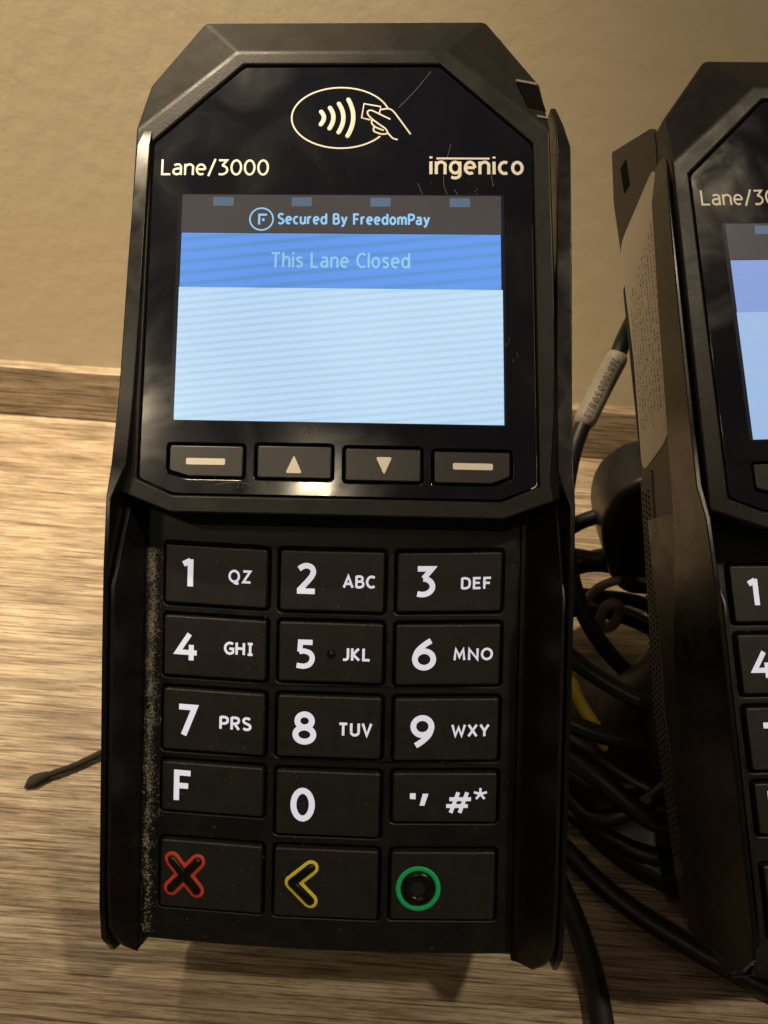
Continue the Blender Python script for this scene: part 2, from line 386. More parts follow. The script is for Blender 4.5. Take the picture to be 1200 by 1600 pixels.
def wall_mat():
    m = bpy.data.materials.new('beige_wall_paint'); m.use_nodes = True; nt = m.node_tree; b = nt.nodes['Principled BSDF']
    tc = nt.nodes.new('ShaderNodeTexCoord')
    n = nt.nodes.new('ShaderNodeTexNoise'); n.inputs['Scale'].default_value = 130; n.inputs['Detail'].default_value = 5; n.inputs['Roughness'].default_value = .5
    nt.links.new(tc.outputs['Object'], n.inputs[0])
    n2 = nt.nodes.new('ShaderNodeTexNoise'); n2.inputs['Scale'].default_value = 12; n2.inputs['Detail'].default_value = 4
    nt.links.new(tc.outputs['Object'], n2.inputs[0])
    mx = nt.nodes.new('ShaderNodeMix'); mx.data_type = 'RGBA'; mx.inputs[6].default_value = (.45, .385, .27, 1); mx.inputs[7].default_value = (.49, .42, .30, 1)
    nt.links.new(n2.outputs[0], mx.inputs[0]); nt.links.new(mx.outputs[2], b.inputs['Base Color'])
    b.inputs['Roughness'].default_value = .7
    bp = nt.nodes.new('ShaderNodeBump'); bp.inputs['Strength'].default_value = .5; bp.inputs['Distance'].default_value = .0004
    nt.links.new(n.outputs[0], bp.inputs['Height']); nt.links.new(bp.outputs[0], b.inputs['Normal'])
    return m
M['wall'] = wall_mat()

# ------------------------------------------------------------------ setting: counter, wooden strip, wall
YW = 290.0
def box(name, x0, y0, z0, x1, y1, z1, m, parent=None, bev=0, seg=3):
    v = [(x, y, z) for x in (x0, x1) for y in (y0, y1) for z in (z0, z1)]
    f = [(0, 1, 3, 2), (4, 6, 7, 5), (0, 4, 5, 1), (2, 3, 7, 6), (0, 2, 6, 4), (1, 5, 7, 3)]
    o = link(name, mesh_from(v, f), m, parent)
    if bev: bevel(o, bev, seg)
    return o
counter = tag(box('counter', -900, -120, -30, 900, YW, 0, M['wood'], bev=1.0), kind='structure')
tag(box('wall', -900, YW + .5, -300, 900, YW + 60, 900, M['wall']), kind='structure')
strip = box('backsplash', -900, YW - 6, 0.2, 900, YW + .4, 23.5, M['wood_back'], bev=.8)
tag(strip, kind='structure')

# ------------------------------------------------------------------ the payment terminal
CUR = 0.00087
KS = [(-3.0, -13.62), (-15.96, -26.84), (-29.3, -40.48), (-42.78, -51.66), (-57.11, -69.38)]   # rows of the side columns
KC = [(-2.9, -13.73), (-15.88, -26.62), (-29.24, -40.35), (-42.92, -54.58), (-57.09, -69.55)]  # rows of the middle column
KX = {0: (-30.5, -11.85), 1: (-9.42, 9.42), 2: (11.85, 30.5)}
LEG = {(0, 0): [('1', -27.58, -10.67, -25.44, -5.19, .19), ('QZ', -18.88, -9.25, -14.63, -6.87, .178)],
 (1, 0): [('2', -6.56, -10.66, -2.79, -5.04, .178), ('ABC', 2.02, -9.43, 7.87, -7.06, .19)],
 (2, 0): [('3', 14.99, -10.94, 18.77, -5.31, .178), ('DEF', 23.26, -9.58, 28.73, -7.38, .19)],
 (0, 1): [('4', -28.53, -24.10, -24.15, -18.89, .178), ('GHI', -19.44, -22.40, -14.01, -20.0, .19)],
 (1, 1): [('5', -6.48, -24.26, -2.67, -18.96, .178), ('JKL', 2.14, -22.6, 7.27, -20.18, .19)],
 (2, 1): [('6', 14.78, -24.15, 19.14, -18.45, .178), ('MNO', 22.14, -22.39, 29.29, -20.12, .19)],
 (0, 2): [('7', -27.86, -37.86, -24.14, -31.96, .178), ('PRS', -20.03, -36.1, -14.15, -33.6, .19)],
 (1, 2): [('8', -6.57, -38.03, -2.27, -32.00, .178), ('TUV', 1.73, -36.26, 7.86, -33.78, .19)],
 (2, 2): [('9', 14.78, -38.05, 19.07, -32.20, .178), ('WXY', 22.14, -36.18, 28.96, -33.86, .19)],
 (0, 3): [('F', -28.16, -49.80, -24.9, -44.1, .178)],
 (1, 3): [('0', -6.70, -52.08, -2.26, -45.92, .178)],
 (2, 3): [('#', 21.07, -50.08, 25.80, -45.96, .17), ('*', 26.36, -47.66, 28.84, -45.30, .178)]}

def build_terminal(name, z0, s, dx0, dx1, wallx, second=False):
    root = bpy.data.objects.new(name, None); COL.objects.link(root); root.empty_display_size = .02
    dz = lambda y: z0 + s * y
    dm = lambda x, y, z: (x + dx0 + dx1 * y, y, z + dz(y))          # display-plane coordinates to terminal coordinates
    kmap = lambda x, y, z: (x, y + CUR * x * x, z)
    # ---- keypad deck with wells
    holes = []
    for (c, (xa, xb)) in KX.items():
        for (yt, yb) in (KC if c == 1 else KS):
            holes.append(rpoly(rect(xa - .55, yb - .55, xb + .55, yt + .55), 1.0))
    outer = []
    for i in range(13): outer.append((-33.9 + 67.8 * i / 12, -76.0))
    for i in range(13): outer.append((33.9 - 67.8 * i / 12, 6.0))
    link('keypad_deck', plate_mesh(outer, holes, -3.6, -.75, .28, kmap), M['deck'], root)
    v = [(-34, -76, -3.7), (34, -76, -3.7), (34, 7, -3.7), (-34, 7, -3.7)]
    b = box('keypad_base', -34.4, -74.6, -9, 34.4, 7, -3.4, M['deck'], root)
    # ---- keys
    for c, (xa, xb) in KX.items():
        for r, (yt, yb) in enumerate(KC if c == 1 else KS):
            me = plate_mesh(rpoly(rect(xa, yb, xb, yt), .55, 3), [], -3.0, 0.0, .32, None, 3)
            cx_, cy_ = (xa + xb) / 2, (yt + yb) / 2
            for vv in me.vertices:
                x, y, z = vv.co / S
                x2, y2, z2 = kmap(x, y, z)
                vv.co = (x2 * S, y2 * S, z2 * S)
            k = link('key', me, M['key'], root)
            # slight individual tilt of each key cap
            a, b2 = random.uniform(-.35, .35), random.uniform(-.35, .35)
            for vv in me.vertices:
                x, y, z = vv.co / S
                if z > -1: vv.co.z += (math.radians(a) * (y - cy_) + math.radians(b2) * (x - cx_)) * S
            top = lambda x, y, z, a=a, b2=b2, cx_=cx_, cy_=cy_: (x, y + CUR * x * x, z + math.radians(a) * (y + CUR * x * x - cy_) + math.radians(b2) * (x - cx_))
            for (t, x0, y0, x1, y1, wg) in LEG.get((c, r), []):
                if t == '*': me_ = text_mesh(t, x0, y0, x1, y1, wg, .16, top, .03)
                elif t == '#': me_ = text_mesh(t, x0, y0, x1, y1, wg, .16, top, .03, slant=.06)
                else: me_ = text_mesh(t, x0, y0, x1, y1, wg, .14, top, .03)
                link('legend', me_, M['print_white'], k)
            if (c, r) == (2, 3):
                V = [top(x, y, .04) for x, y in [(14.96, -47.40), (15.99, -47.45), (15.99, -46.37), (14.96, -46.37), (16.73, -48.6), (17.6, -48.6), (18.29, -46.43), (17.25, -46.43)]]
                link('legend', mesh_from(V, [(0, 1, 2, 3), (4, 5, 6, 7)]), M['print_white'], k)
            if (c, r) == (1, 1):
                link('raised_dot', tube_mesh([[(.2, -21.32, -.3), (.2, -21.32, .1)]], .78, 1, 16, top), M['gloss'], k)
            if (c, r) == (0, 4):
                P = [[(-28.25, -60.6), (-23.65, -65.95)], [(-23.55, -60.7), (-28.35, -65.85)]]
                link('red_outline', tube_mesh(P, 1.42, .07, 20, top), M['red'], k)
                link('raised_cross', tube_mesh([[(x, y, 0) for x, y in p] for p in P], .82, .75, 16, top), M['gloss'], k)
            if (c, r) == (1, 4):
                P = [[(-2.75, -60.5), (-6.15, -63.4), (-2.7, -66.5)]]
                P = [[(-2.7, -60.45), (-6.1, -63.3)], [(-6.1, -63.3), (-2.75, -66.5)]]
                link('yellow_outline', tube_mesh(P, 1.40, .07, 20, top), M['yellow'], k)
                link('raised_arrow', tube_mesh(P, .82, .75, 16, top), M['gloss'], k)
            if (c, r) == (2, 4):
                ring = lambda rr: [(16.8 + rr * math.cos(t), -63.7 + rr * math.sin(t)) for t in [2 * math.pi * i / 40 for i in range(40)]]
                link('green_outline', tube_mesh([ring(3.62)], .46, .16, 10, top, closed=True), M['green'], k)
                link('raised_ring', tube_mesh([ring(2.25)], .88, .62, 14, top, closed=True), M['gloss'], k)
    # ---- side walls of the keypad with their ridge, and the outer privacy shields
    bm_ = (lambda y: y if y > -60 else -60 + (y + 60) * (.72 if second else .95))
    sm_ = (lambda y: y if y > -60 else -60 + (y + 60) * (.68 if second else .86))
    def rz(y):
        P = [(-77.5, 1.0), (-74, 5.0), (-68, 9.5), (-60, 10.6), (-9, 10.9), (-2, 7.6), (4.6, 4.4), (9, 3.0)]
        if y <= P[0][0]: return P[0][1]
        for (a, za), (b_, zb) in zip(P, P[1:]):
            if y <= b_: return za + (zb - za) * (y - a) / (b_ - a)
        return P[-1][1]
    for sg in (-1, 1):
        V, F = [], []; ys_ = [-77.5, -76, -74, -71, -68, -64, -60, -50, -40, -30, -20, -12, -9, -6, -2, 2, 4.6, 9]
        for y in ys_:
            z = rz(y); ins = max(0, (-72 - y)) * .35
            prof = [(33.9, -1.2), (34.6, -1.0), (35.6, min(z - .4, 1.2)), (37.35 - ins, z), (38.05 - ins, z - .1), (38.15, -2), (38.15, -16), (33.7, -16)]
            V += [(sg * x + wallx * (0, .15, .6, 1, 1, 1, 1, .5)[q_], bm_(y), zz) for q_, (x, zz) in enumerate(prof)]
        n = 8
        for i in range(len(ys_) - 1):
            for k in range(n): F.append((i * n + k, i * n + (k + 1) % n, (i + 1) * n + (k + 1) % n, (i + 1) * n + k))
        F.append(tuple(range(n))); F.append(tuple(range((len(ys_) - 1) * n, len(ys_) * n)))
        o = link('side_wall', mesh_from(V, F), M['deck'], root); bevel(o, .28, 3, 30)
        # shield: a plate standing outside the body, thicker beside the display
        fr = (lambda y: dz(y) - 1.2) if second else (lambda y: dz(y) + 1.2)
        bk = (lambda y: 2.6 - (70 - y) * .07) if second else (lambda y: -9.0)
        T = [(-77.0, -4, 2.0), (-76.0, -8, 5.5), (-71, -9, 9.6), (-64, -9, 10.6), (-20, -8, 11.3), (-6, -5, 11.3), (6, -2, 10.6), (12, bk(12), max(fr(12), 8.6)), (24, bk(24), fr(24)), (48, bk(48), fr(48)), (70, bk(70), fr(70)), (75, bk(75) - .3, fr(75) - 1.4), (79.3, bk(78) - .6, fr(79) - 3.8)]
        V, F = [], []
        for y, zb_, zf_ in T:
            xo = 39.25 - max(0, y - 69) * .21; xi = 38.35 if y < 8 else (36.6 if not second else 38.2)
            if y > 70: xi = min(xi, xo - 1)
            y = sm_(y); V += [(sg * xi + wallx, y, zb_), (sg * xo + wallx, y, zb_), (sg * xo + wallx, y, zf_), (sg * xi + wallx, y, zf_)]
        for i in range(len(T) - 1):
            for k in range(4): F.append((i * 4 + k, i * 4 + (k + 1) % 4, (i + 1) * 4 + (k + 1) % 4, (i + 1) * 4 + k))
        F.append((0, 1, 2, 3)); F.append(tuple(range(len(T) * 4 - 4, len(T) * 4)))
        o = link('privacy_shield', mesh_from(V, F), M['gloss'], root); bevel(o, .22, 2, 35)
    # ---- display housing: a faceted ring around the glass
    I_ = [(17.97, 86.12), (34.46, 70.95), (34.56, 9.42), (28.3, 6.76)]
    R_ = [(19.29, 88.75), (37.7, 73.2), (38.45, 7.33), (28.5, 3.6)]
    O_ = [(26.6, 97.0), (36.5, 84.4), (38.9, 7.0), (28.9, 3.9)]
    def full(q): return [q[0], q[1], q[2], q[3]] + [(-x, y) for x, y in reversed(q)]
    loops = []
    loops.append([dm(x, y, -1.4) for x, y in full(I_)])
    loops.append([dm(x, y, .25) for x, y in full(I_)])
    loops.append([dm(x, y, .35) for x, y in full(R_)])
    lo = []
    for i, (x, y) in enumerate(full(O_)):
        off = {0: -3.2, 1: -3.4, 2: -2.6, 3: -1.4}[min(i, 7 - i)]
        lo.append(dm(x, y, off))
    loops.append(lo)
    l2 = []
    for i, (x, y) in enumerate(full(O_)):
        j = min(i, 7 - i)
        if j == 3: l2.append((x + dx0, 6.2, -1.6))
        elif j == 2: l2.append((x * .965 + dx0, 8.6, -2.0))
        else: X, Y, Z = dm(x * .975, y * .985, 0); l2.append((X, Y, -17 if not second else -14))
    loops.append(l2)
    V = [p for lp in loops for p in lp]; F = []
    for a in range(len(loops) - 1):
        for i in range(8):
            j = (i + 1) % 8; F.append((a * 8 + i, a * 8 + j, (a + 1) * 8 + j, (a + 1) * 8 + i))
    o = link('display_housing', mesh_from(V, F), M['shell'], root); bevel(o, .55, 4, 14)
    # sensor window and clip slot let into the upper right facet
    def facet(u, v_, off):   # on the quad R0 R1 O1 O0
        a, b_, c_, d_ = [Vector(q) for q in (loops[2][0], loops[2][1], loops[3][1], loops[3][0])]
        n = (b_ - a).cross(d_ - a).normalized()
        if n.z < 0: n = -n
        return a * (1 - u) * (1 - v_) + b_ * u * (1 - v_) + c_ * u * v_ + d_ * (1 - u) * v_ + n * off
    def fq(name, q, m, parent, off):
        top_ = [facet(u, v_, off) for u, v_ in q]; bot = [facet(u, v_, -1) for u, v_ in q]
        oo = link(name, mesh_from([tuple(p) for p in top_ + bot], [(0, 1, 2, 3), (0, 1, 5, 4), (1, 2, 6, 5), (2, 3, 7, 6), (3, 0, 4, 7)]), m, parent)
        return oo
    sw = fq('sensor_window', [(.64, .50), (.93, .88), (1.0, .42), (.78, .15)], M['dot'], root, .12)
    fq('window_edge', [(.63, .525), (.92, .91), (.93, .87), (.64, .49)], M['scratch'], sw, .22)
    fq('clip_slot', [(.87, .12), (1.0, .29), (1.0, .25), (.88, .085)], M['scratch'], root, .22)
    # ---- glass with softkey windows
    gi = [(x - .22 if x > 0 else x, y - .15) for x, y in I_]
    gin = [(17.85, 85.85), (34.24, 70.85), (34.34, 9.55), (28.2, 7.0)]
    gout = rpoly([(x, y) for x, y in gin] + [(-x, y) for x, y in reversed(gin)], .7, 3)
    soft = [[(-29.09, 15.4), (-16.2, 15.4), (-16.2, 10.05), (-25.7, 10.05), (-29.09, 11.0)], rect(-13.7, 10.05, -.85, 15.6), rect(1.6, 9.85, 14.55, 15.4), [(16.88, 15.15), (29.81, 15.15), (29.81, 11.0), (26.7, 9.75), (16.88, 9.75)]]
    def grow(p, d):
        cx_ = sum(a for a, _ in p) / len(p); cy_ = sum(b_ for _, b_ in p) / len(p)
        return [(a + (d if a > cx_ else -d), b_ + (d if b_ > cy_ else -d)) for a, b_ in p]
    glass = link('display_glass', plate_mesh(gout, [rpoly(grow(p, .5), .9, 4) for p in soft], -1.1, 0.0, .14, dm), M['glass'], root)
    gb = link('glass_backing', plate_mesh(gout, [], -1.7, -1.25, 0, dm), M['dot'], root)
    for i, p in enumerate(soft):
        k = link('softkey', plate_mesh(rpoly(p, .45, 3), [], -1.2, -.02, .2, dm), M['softkey'], root)
        if i in (0, 3):
            x0, x1 = ((-26.15, -19.3), (20.09, 26.89))[i == 3]; yc_ = 12.66
            link('dash_symbol', plate_mesh(rpoly(rect(x0, yc_ - .56, x1, yc_ + .56), .3), [], -.02, .03, 0, dm), M['print_cream'], k)
        elif i == 1: link('up_symbol', plate_mesh(rpoly([(-8.73, 10.93), (-5.88, 10.93), (-7.31, 14.05)], .4), [], -.02, .03, 0, dm), M['print_cream'], k)
        else: link('down_symbol', plate_mesh(rpoly([(6.87, 14.0), (9.66, 14.0), (8.29, 10.95)], .4), [], -.02, .03, 0, dm), M['print_cream'], k)
    # ---- lcd
    def flat(name, pts, z, m, parent): return link(name, plate_mesh(pts, [], z - .01, z, 0, dm), m, parent)
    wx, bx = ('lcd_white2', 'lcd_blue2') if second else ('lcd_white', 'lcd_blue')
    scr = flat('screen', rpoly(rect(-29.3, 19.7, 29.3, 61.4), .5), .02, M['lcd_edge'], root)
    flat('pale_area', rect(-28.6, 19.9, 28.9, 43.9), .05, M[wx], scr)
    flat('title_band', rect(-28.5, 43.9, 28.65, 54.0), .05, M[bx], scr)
    flat('header_band', rect(-28.6, 54.1, 28.75, 61.2), .05, M['lcd_head'], scr)
    for x0, x1 in ((-22.95, -19.25), (-8.7, -5.1), (5.5, 9.1), (19.65, 23.25)):
        flat('tab_mark', rect(x0, 59.1, x1, 60.75), .08, M['lcd_tab'], scr)
    link('header_text', text_mesh('Secured By FreedomPay', -11.15, 55.65, 16.1, 57.8, .175, .14, dm, .09), M['lcd_text'], scr)
    ring = [(-14.08 + 2.1 * math.cos(t), 56.63 + 2.05 * math.sin(t)) for t in [2 * math.pi * i / 36 for i in range(36)]]
    V, F = [], []; ribbon(V, F, ring, .28, True, .09)
    ribbon(V, F, [(-14.5, 55.6), (-14.5, 57.45), (-13.1, 57.45)], .38, False, .09)
    ribbon(V, F, [(-13.75, 56.25), (-13.75, 56.75)], .42, False, .09)
    link('header_emblem', mesh_from([dm(*p) for p in V], F), M['lcd_text'], scr)
    link('title_text', text_mesh('This Lane Closed', -12.2, 47.64, 12.61, 50.5, .135, .14, dm, .09), M['lcd_text2'], scr)
    # ---- print on the glass
    link('model_lettering', text_mesh('Lane/3000', -32.75, 64.87, -12.98, 67.95, .125, .10, dm, .03), M['print_cream'], glass)
    Gi = G['i']; G['i'] = (.0, [L((0, .74), (0, -.05)), L((0, .93), (0, 1.05))])
    link('maker_lettering', text_mesh('ingenico', 16.04, 65.15, 32.85, 68.75, .155, .13, dm, .03), M['print_cream'], glass); G['i'] = Gi
    link('maker_bar', plate_mesh(rect(17.3, 68.08, 26.8, 68.42), [], .02, .04, 0, dm), M['print_cream'], glass)
    a = [(.05 + 0, 76.0)]
    el = [(-.05 + 9.0 * math.cos(t), 75.98 + 5.85 * math.sin(t)) for t in [math.radians(18 + (322 - 18) * i / 60) for i in range(61)]]
    lines = [el,
      [(8.4, 77.75), (7.35, 77.6)], catmull([(7.4, 77.6, 0), (8.4, 77.75, 0), (9.2, 77.5, 0), (10.0, 76.6, 0), (12.56, 72.94, 0)], 4),
      [(7.0, 77.06), (7.2, 78.17), (4.15, 78.72), (3.72, 76.0), (5.2, 75.62)],
      catmull([(8.87, 75.76, 0), (7.2, 76.6, 0), (5.6, 77.4, 0), (4.9, 77.3, 0), (4.85, 76.7, 0), (5.64, 75.76, 0), (7.0, 74.7, 0), (8.11, 73.87, 0), (8.56, 73.05, 0), (9.4, 72.1, 0), (10.2, 71.83, 0)], 4),
      catmull([(5.64, 75.5, 0), (5.6, 74.9, 0), (6.3, 74.2, 0), (7.66, 73.6, 0)], 4),
      catmull([(6.0, 74.2, 0), (5.95, 73.5, 0), (6.6, 73.1, 0), (7.5, 72.85, 0), (8.4, 72.95, 0)], 4)]
    link('contactless_hand_and_oval', tube_mesh(lines, .165, .2, 8, dm, .0), M['print_cream'], glass)
    arcs = []
    for (tx, ty), (mx, my), (bx_, by) in [((-3.67, 77.15), (-3.15, 75.98), (-3.69, 74.72)), ((-2.07, 77.9), (-1.4, 75.99), (-2.09, 73.95)), ((-.44, 78.7), (.42, 75.99), (-.42, 73.2)), ((1.28, 79.5), (2.22, 75.99), (1.2, 72.5))]:
        arcs.append([((1 - t) ** 2 * tx + 2 * t * (1 - t) * (2 * mx - (tx + bx_) / 2) + t * t * bx_, (1 - t) ** 2 * ty + 2 * t * (1 - t) * (2 * my - (ty + by) / 2) + t * t * by) for t in [i / 10 for i in range(11)]])
    link('contactless_waves', tube_mesh(arcs, .42, .1, 12, dm, .0), M['print_cream'], glass)
    # ---- body behind
    prof = rpoly([(96, -6), (92, -16), (60, -19), (14, -19), (-28, -22), (-66, -20), (-76, -5), (-76, -3)] if second else [(94, -7), (90, -19), (14, -19), (-66, -20), (-75, -8), (-75, -4)], 1.5, 3)
    hw = lambda y: 37.2 if y < 78 else 37.2 - (y - 78) * .62
    V = [(-hw(y) + wallx * .5, y, z) for y, z in prof] + [(hw(y) + wallx * .5, y, z) for y, z in prof]; N = len(prof)
    F = [tuple(range(N)), tuple(range(N, 2 * N))] + [(i, (i + 1) % N, N + (i + 1) % N, N + i) for i in range(N)]
    link('rear_body', mesh_from(V, F), M['shell'], root)
    # ---- wear: scratches on the glass, lint and dust in the troughs
    if not second:
        sc1 = [[(16.3, 85.0), (14.5, 82.6), (12.6, 80.3), (10.4, 77.9)], [(24.1, 60.9), (22.9, 58.4), (21.6, 54.4)], [(19.9, 71.0), (18.9, 67.0), (18.6, 63.5), (19.4, 61.0)],
               [(14.0, 63.5), (15.1, 60.5)], [(20.5, 62.4), (22.0, 60.2), (24.5, 58.6)], [(27.0, 66.0), (27.4, 63.0)], [(-21.0, 8.6), (-17.5, 9.2), (-14.5, 8.7)]]
        
        rs = random.Random(5)
        V, F = [], []
        for i in range(46):
            cx_, cy_ = rs.choice([(-19, 8.3), (-11, 8.6), (22, 62.3), (25, 60), (30, 33), (-5, 17.6), (20, 66)]); x = cx_ + rs.gauss(0, 2.2); y = cy_ + rs.gauss(0, .6 if cy_ < 20 else 1.6); a_ = rs.uniform(.3, 2.0); l_ = rs.uniform(.25, 1.1)
            ribbon(V, F, [(x, y), (x + l_ * .5 * math.cos(a_), y + l_ * .5 * math.sin(a_)), (x + l_ * math.cos(a_ + .2), y + l_ * math.sin(a_ + .2))], .035, False, .012 + .0005 * i)
        V = [dm(*p) for p in V]; hz = link('hairline_wear', mesh_from(V, F), M['scratch'], glass); hz['kind'] = 'stuff'
        for p in sc1: link('scratch', tube_mesh([catmull([(x, y, 0) for x, y in p], 5)], .035, .3, 5, dm), M['scratch'], glass)
    V, F = [], []
    rnd = random.Random(3 + second)
    def speck(p, nrm, ln, wd):
        a = rnd.uniform(0, math.pi); t = Vector((math.cos(a), math.sin(a), 0)); t = (t - nrm * t.dot(nrm)).normalized(); q = nrm.cross(t)
        p = Vector(p); b0 = len(V)
        for u, v_, hh in ((-ln, 0, .02), (0, -wd, .02), (ln, 0, .02), (0, wd, .02), (0, 0, .02 + wd * .8)): V.append(tuple(p + t * u + q * v_ + nrm * hh))
        F.extend([(b0, b0 + 1, b0 + 4), (b0 + 1, b0 + 2, b0 + 4), (b0 + 2, b0 + 3, b0 + 4), (b0 + 3, b0, b0 + 4)])
    nz = Vector((0, 0, 1))
    for i in range(9000 if not second else 300):      # trough on the left
        y = -74 + 71 * rnd.random() ** .85; x = -33.1 + rnd.gauss(0, .36 if i % 2 else .85) + .18 * math.sin(y * .35)
        if rnd.random() < .55 * (.5 + .5 * math.sin(y * .9 + 2 * math.sin(y * .23))): continue
        if x < -34.6 or x > -30.95 or rnd.random() > 1.15 + y / 110: continue
        f_ = rnd.random() ** 4
        speck((x, y, -.70 if x > -33.8 else -1.0), nz, .035 + .50 * f_, .022 + .018 * f_)
    for i in range(1700):      # thin scatter over deck and keys
        x = rnd.uniform(-33, 33); y = rnd.uniform(-75, 0)
        speck((x, y, .02 if rnd.random() < .55 else -.72), nz, .03 + .22 * rnd.random() ** 5, .022)
    for i in range(620):      # along the tops of the keys
        c = rnd.choice((0, 1, 2)); r = rnd.randrange(5); xa, xb = KX[c]; yt = (KC if c == 1 else KS)[r][0]; x = rnd.uniform(xa, xb)
        speck((x, yt + CUR * x * x - rnd.random() * .25, .0), nz, .04 + .12 * rnd.random() ** 2, .025)
    for i in range(300):      # glass and frame
        x = rnd.uniform(-36, 36); y = rnd.uniform(4, 88)
        if abs(x) > 34.5 - max(0, y - 71) * 1.1 : continue
        if y < 63 and y > 18 and abs(x) < 29: continue
        X, Y, Z = dm(x, y, .01); speck((X, Y, Z), nz, .03 + .08 * rnd.random() ** 4, .025)
    link('dust', mesh_from(V, F), M['dust'], root)['kind'] = 'stuff'
    return root

def place(root, pose):
    a, b, c, tx, ty, tz = pose
    Rx = Matrix.Rotation(a, 3, 'X'); Ry = Matrix.Rotation(b, 3, 'Y'); Rz = Matrix.Rotation(c, 3, 'Z')
    R3 = CAMR @ (Rx @ Ry @ Rz)
    t = CAMR @ Vector((tx, ty, tz)) + Vector((0, 0, HC))
    root.matrix_world = Matrix.Translation(t * S) @ R3.to_4x4()

t1 = build_terminal('payment_terminal', 7.7826, -.12765, 1.211, -.0193, 1.85)
place(t1, (0.011265, -0.041153, -0.021587, -9.2531, -4.2868, -137.565))
tag(t1, 'black card payment terminal in the middle, whole keypad and lit screen in view', 'payment terminal', 'payment terminals on the counter')
t2 = build_terminal('payment_terminal', 7.7826 + 1.61, -.12765 + .147, 1.211 - .95, -.0193, -0.4, True)
place(t2, (-0.142788, 0.07804, 0.052461, 95.7225, -6.8057, -147.30))
tag(t2, 'black card payment terminal cut off by the right edge, paper sticker on its side', 'payment terminal', 'payment terminals on the counter')

# sticker, black patch for the square hole and perforated strip on the side of the second terminal (local plane x = -38)
X2 = -38.15 - .4
def side_plate(name, pts, x0, x1, m, parent, r=1.0):
    q = rpoly(pts, r, 4); N = len(q)
    V = [(x0, y, z) for y, z in q] + [(x1, y, z) for y, z in q]
    F = [tuple(range(N)), tuple(range(N, 2 * N))] + [(i, (i + 1) % N, N + (i + 1) % N, N + i) for i in range(N)]
    return link(name, mesh_from(V, F), m, parent)
SX = -37.9
side = side_plate('side_panel', [(86, 3), (93.5, -16.5), (82, -18.2), (71, -17.2), (44, -15.9), (14, -18.2), (-11, -20.8), (-30, -23.6), (-67.6, -20.3), (-75.5, -4), (-74, -1), (4, 0), (70, 2.2), (82, 4)], -37.0, SX, M['side'], t2, .8)
st = side_plate('paper_sticker', [(78.2, 2.6), (71.9, 3.2), (27.5, -.7), (23.4, -5.0), (19.3, -17.2), (44.5, -15.7), (71.2, -17.0)], SX + .05, SX - .12, M['sticker'], t2, 3.2)
side_plate('painted_square_hole', [(87.2, -12.9), (87.5, -9.6), (81.0, -9.0), (80.8, -12.2)], SX + .05, SX - .06, M['dot'], t2, .2)  # flat black plate, the dark inside of the hole is painted
V, F = [], []
rnd = random.Random(11)
for ln in range(10):
    z = -1.2 - ln * 1.38
    y = 68.0 - ln * 1.1; end = 33 - rnd.random() * 4 - (3 if ln > 4 else 0)
    while y > end:
        w_ = rnd.choice((.25, .4, .55, .8)); h_ = rnd.uniform(.25, .62)
        if rnd.random() < .88:
            b0 = len(V); zz = z - (68 - y) * .03
            V += [(SX - .16, y, zz), (SX - .16, y - w_, zz), (SX - .16, y - w_ * .8, zz - h_), (SX - .16, y - .05, zz - h_)]
            F.append((b0, b0 + 1, b0 + 2, b0 + 3))
        y -= w_ + rnd.choice((.18, .2, .22, .7))
fp = link('fine_print', mesh_from(V, F), M['ink'], st); fp['kind'] = 'stuff'
gs = side_plate('perforated_strip', [(19.5, -12.5), (17.8, -18.2), (-11, -20.9), (-30, -23.4), (-64, -20.4), (-62, -14.6), (-30, -17.4), (-10, -15.6)], SX + .03, SX - .25, M['rubber'], t2, 1)
V, F = [], []
for i in range(60):
    for j in range(4):
        y = 15.0 - i * 1.25 - (j % 2) * .6
        zc = -14.8 - j * 1.35 - (.09 * (15 - y) if y > -30 else 4.0 - .1 * (-30 - y))
        b0 = len(V)
        for k in range(8): V.append((SX - .30, y + .40 * math.cos(k * math.pi / 4), zc + .40 * math.sin(k * math.pi / 4)))
        F.append(tuple(range(b0, b0 + 8)))
pf = link('perforation', mesh_from(V, F), M['dot'], gs); pf['kind'] = 'stuff'

# ------------------------------------------------------------------ stands behind the terminals
def lathe(prof, n=48):
    V, F = [], []
    for r, z in prof:
        for k in range(n): V.append((r * math.cos(2 * math.pi * k / n), r * math.sin(2 * math.pi * k / n), z))
    for i in range(len(prof) - 1):
        for k in range(n): F.append((i * n + k, i * n + (k + 1) % n, (i + 1) * n + (k + 1) % n, (i + 1) * n + k))
    F.append(tuple(range(n))); F.append(tuple(range((len(prof) - 1) * n, len(prof) * n)))
    return mesh_from(V, F, False)
def stand(x, y, term, label, r=38):
    root = bpy.data.objects.new('terminal_stand', None); COL.objects.link(root); root.location = (x * S, y * S, 0)
    b = link('base', lathe([(r, .1), (r, 3.4), (r - 1.2, 5.2), (r * .82, 8.4), (r * .66, 14), (r * .52, 30), (r * .42, 46), (9, 56), (7.5, 58)]), M['stand'], root); bevel(b, .8, 3, 20)
    p = link('post', lathe([(7.2, 9), (7.2, 70)]), M['stand'], root)
    for q in p.data.polygons: q.use_smooth = len(q.vertices) == 4
    # tilting mounting plate that lies against the back of the terminal
    mp = box('mounting_plate', -24, -30, -27, 24, 34, -20.3, M['stand'], None, 1.5)
    mp.parent = root; mp.matrix_world = term.matrix_world.copy()
    mp.matrix_parent_inverse = Matrix.Identity(4)
    bpy.context.view_layer.update()
    mp.matrix_basis = root.matrix_world.inverted() @ term.matrix_world
    tag(root, label, 'stand', 'stands carrying the terminals')
    return root
bpy.context.view_layer.update()
s1 = stand(-8, 150, t1, 'black round-based stand hidden behind the middle terminal', 34)
s2 = stand(86, 128, t2, 'black round-based stand under the right-hand terminal, rim showing among cables', 38)
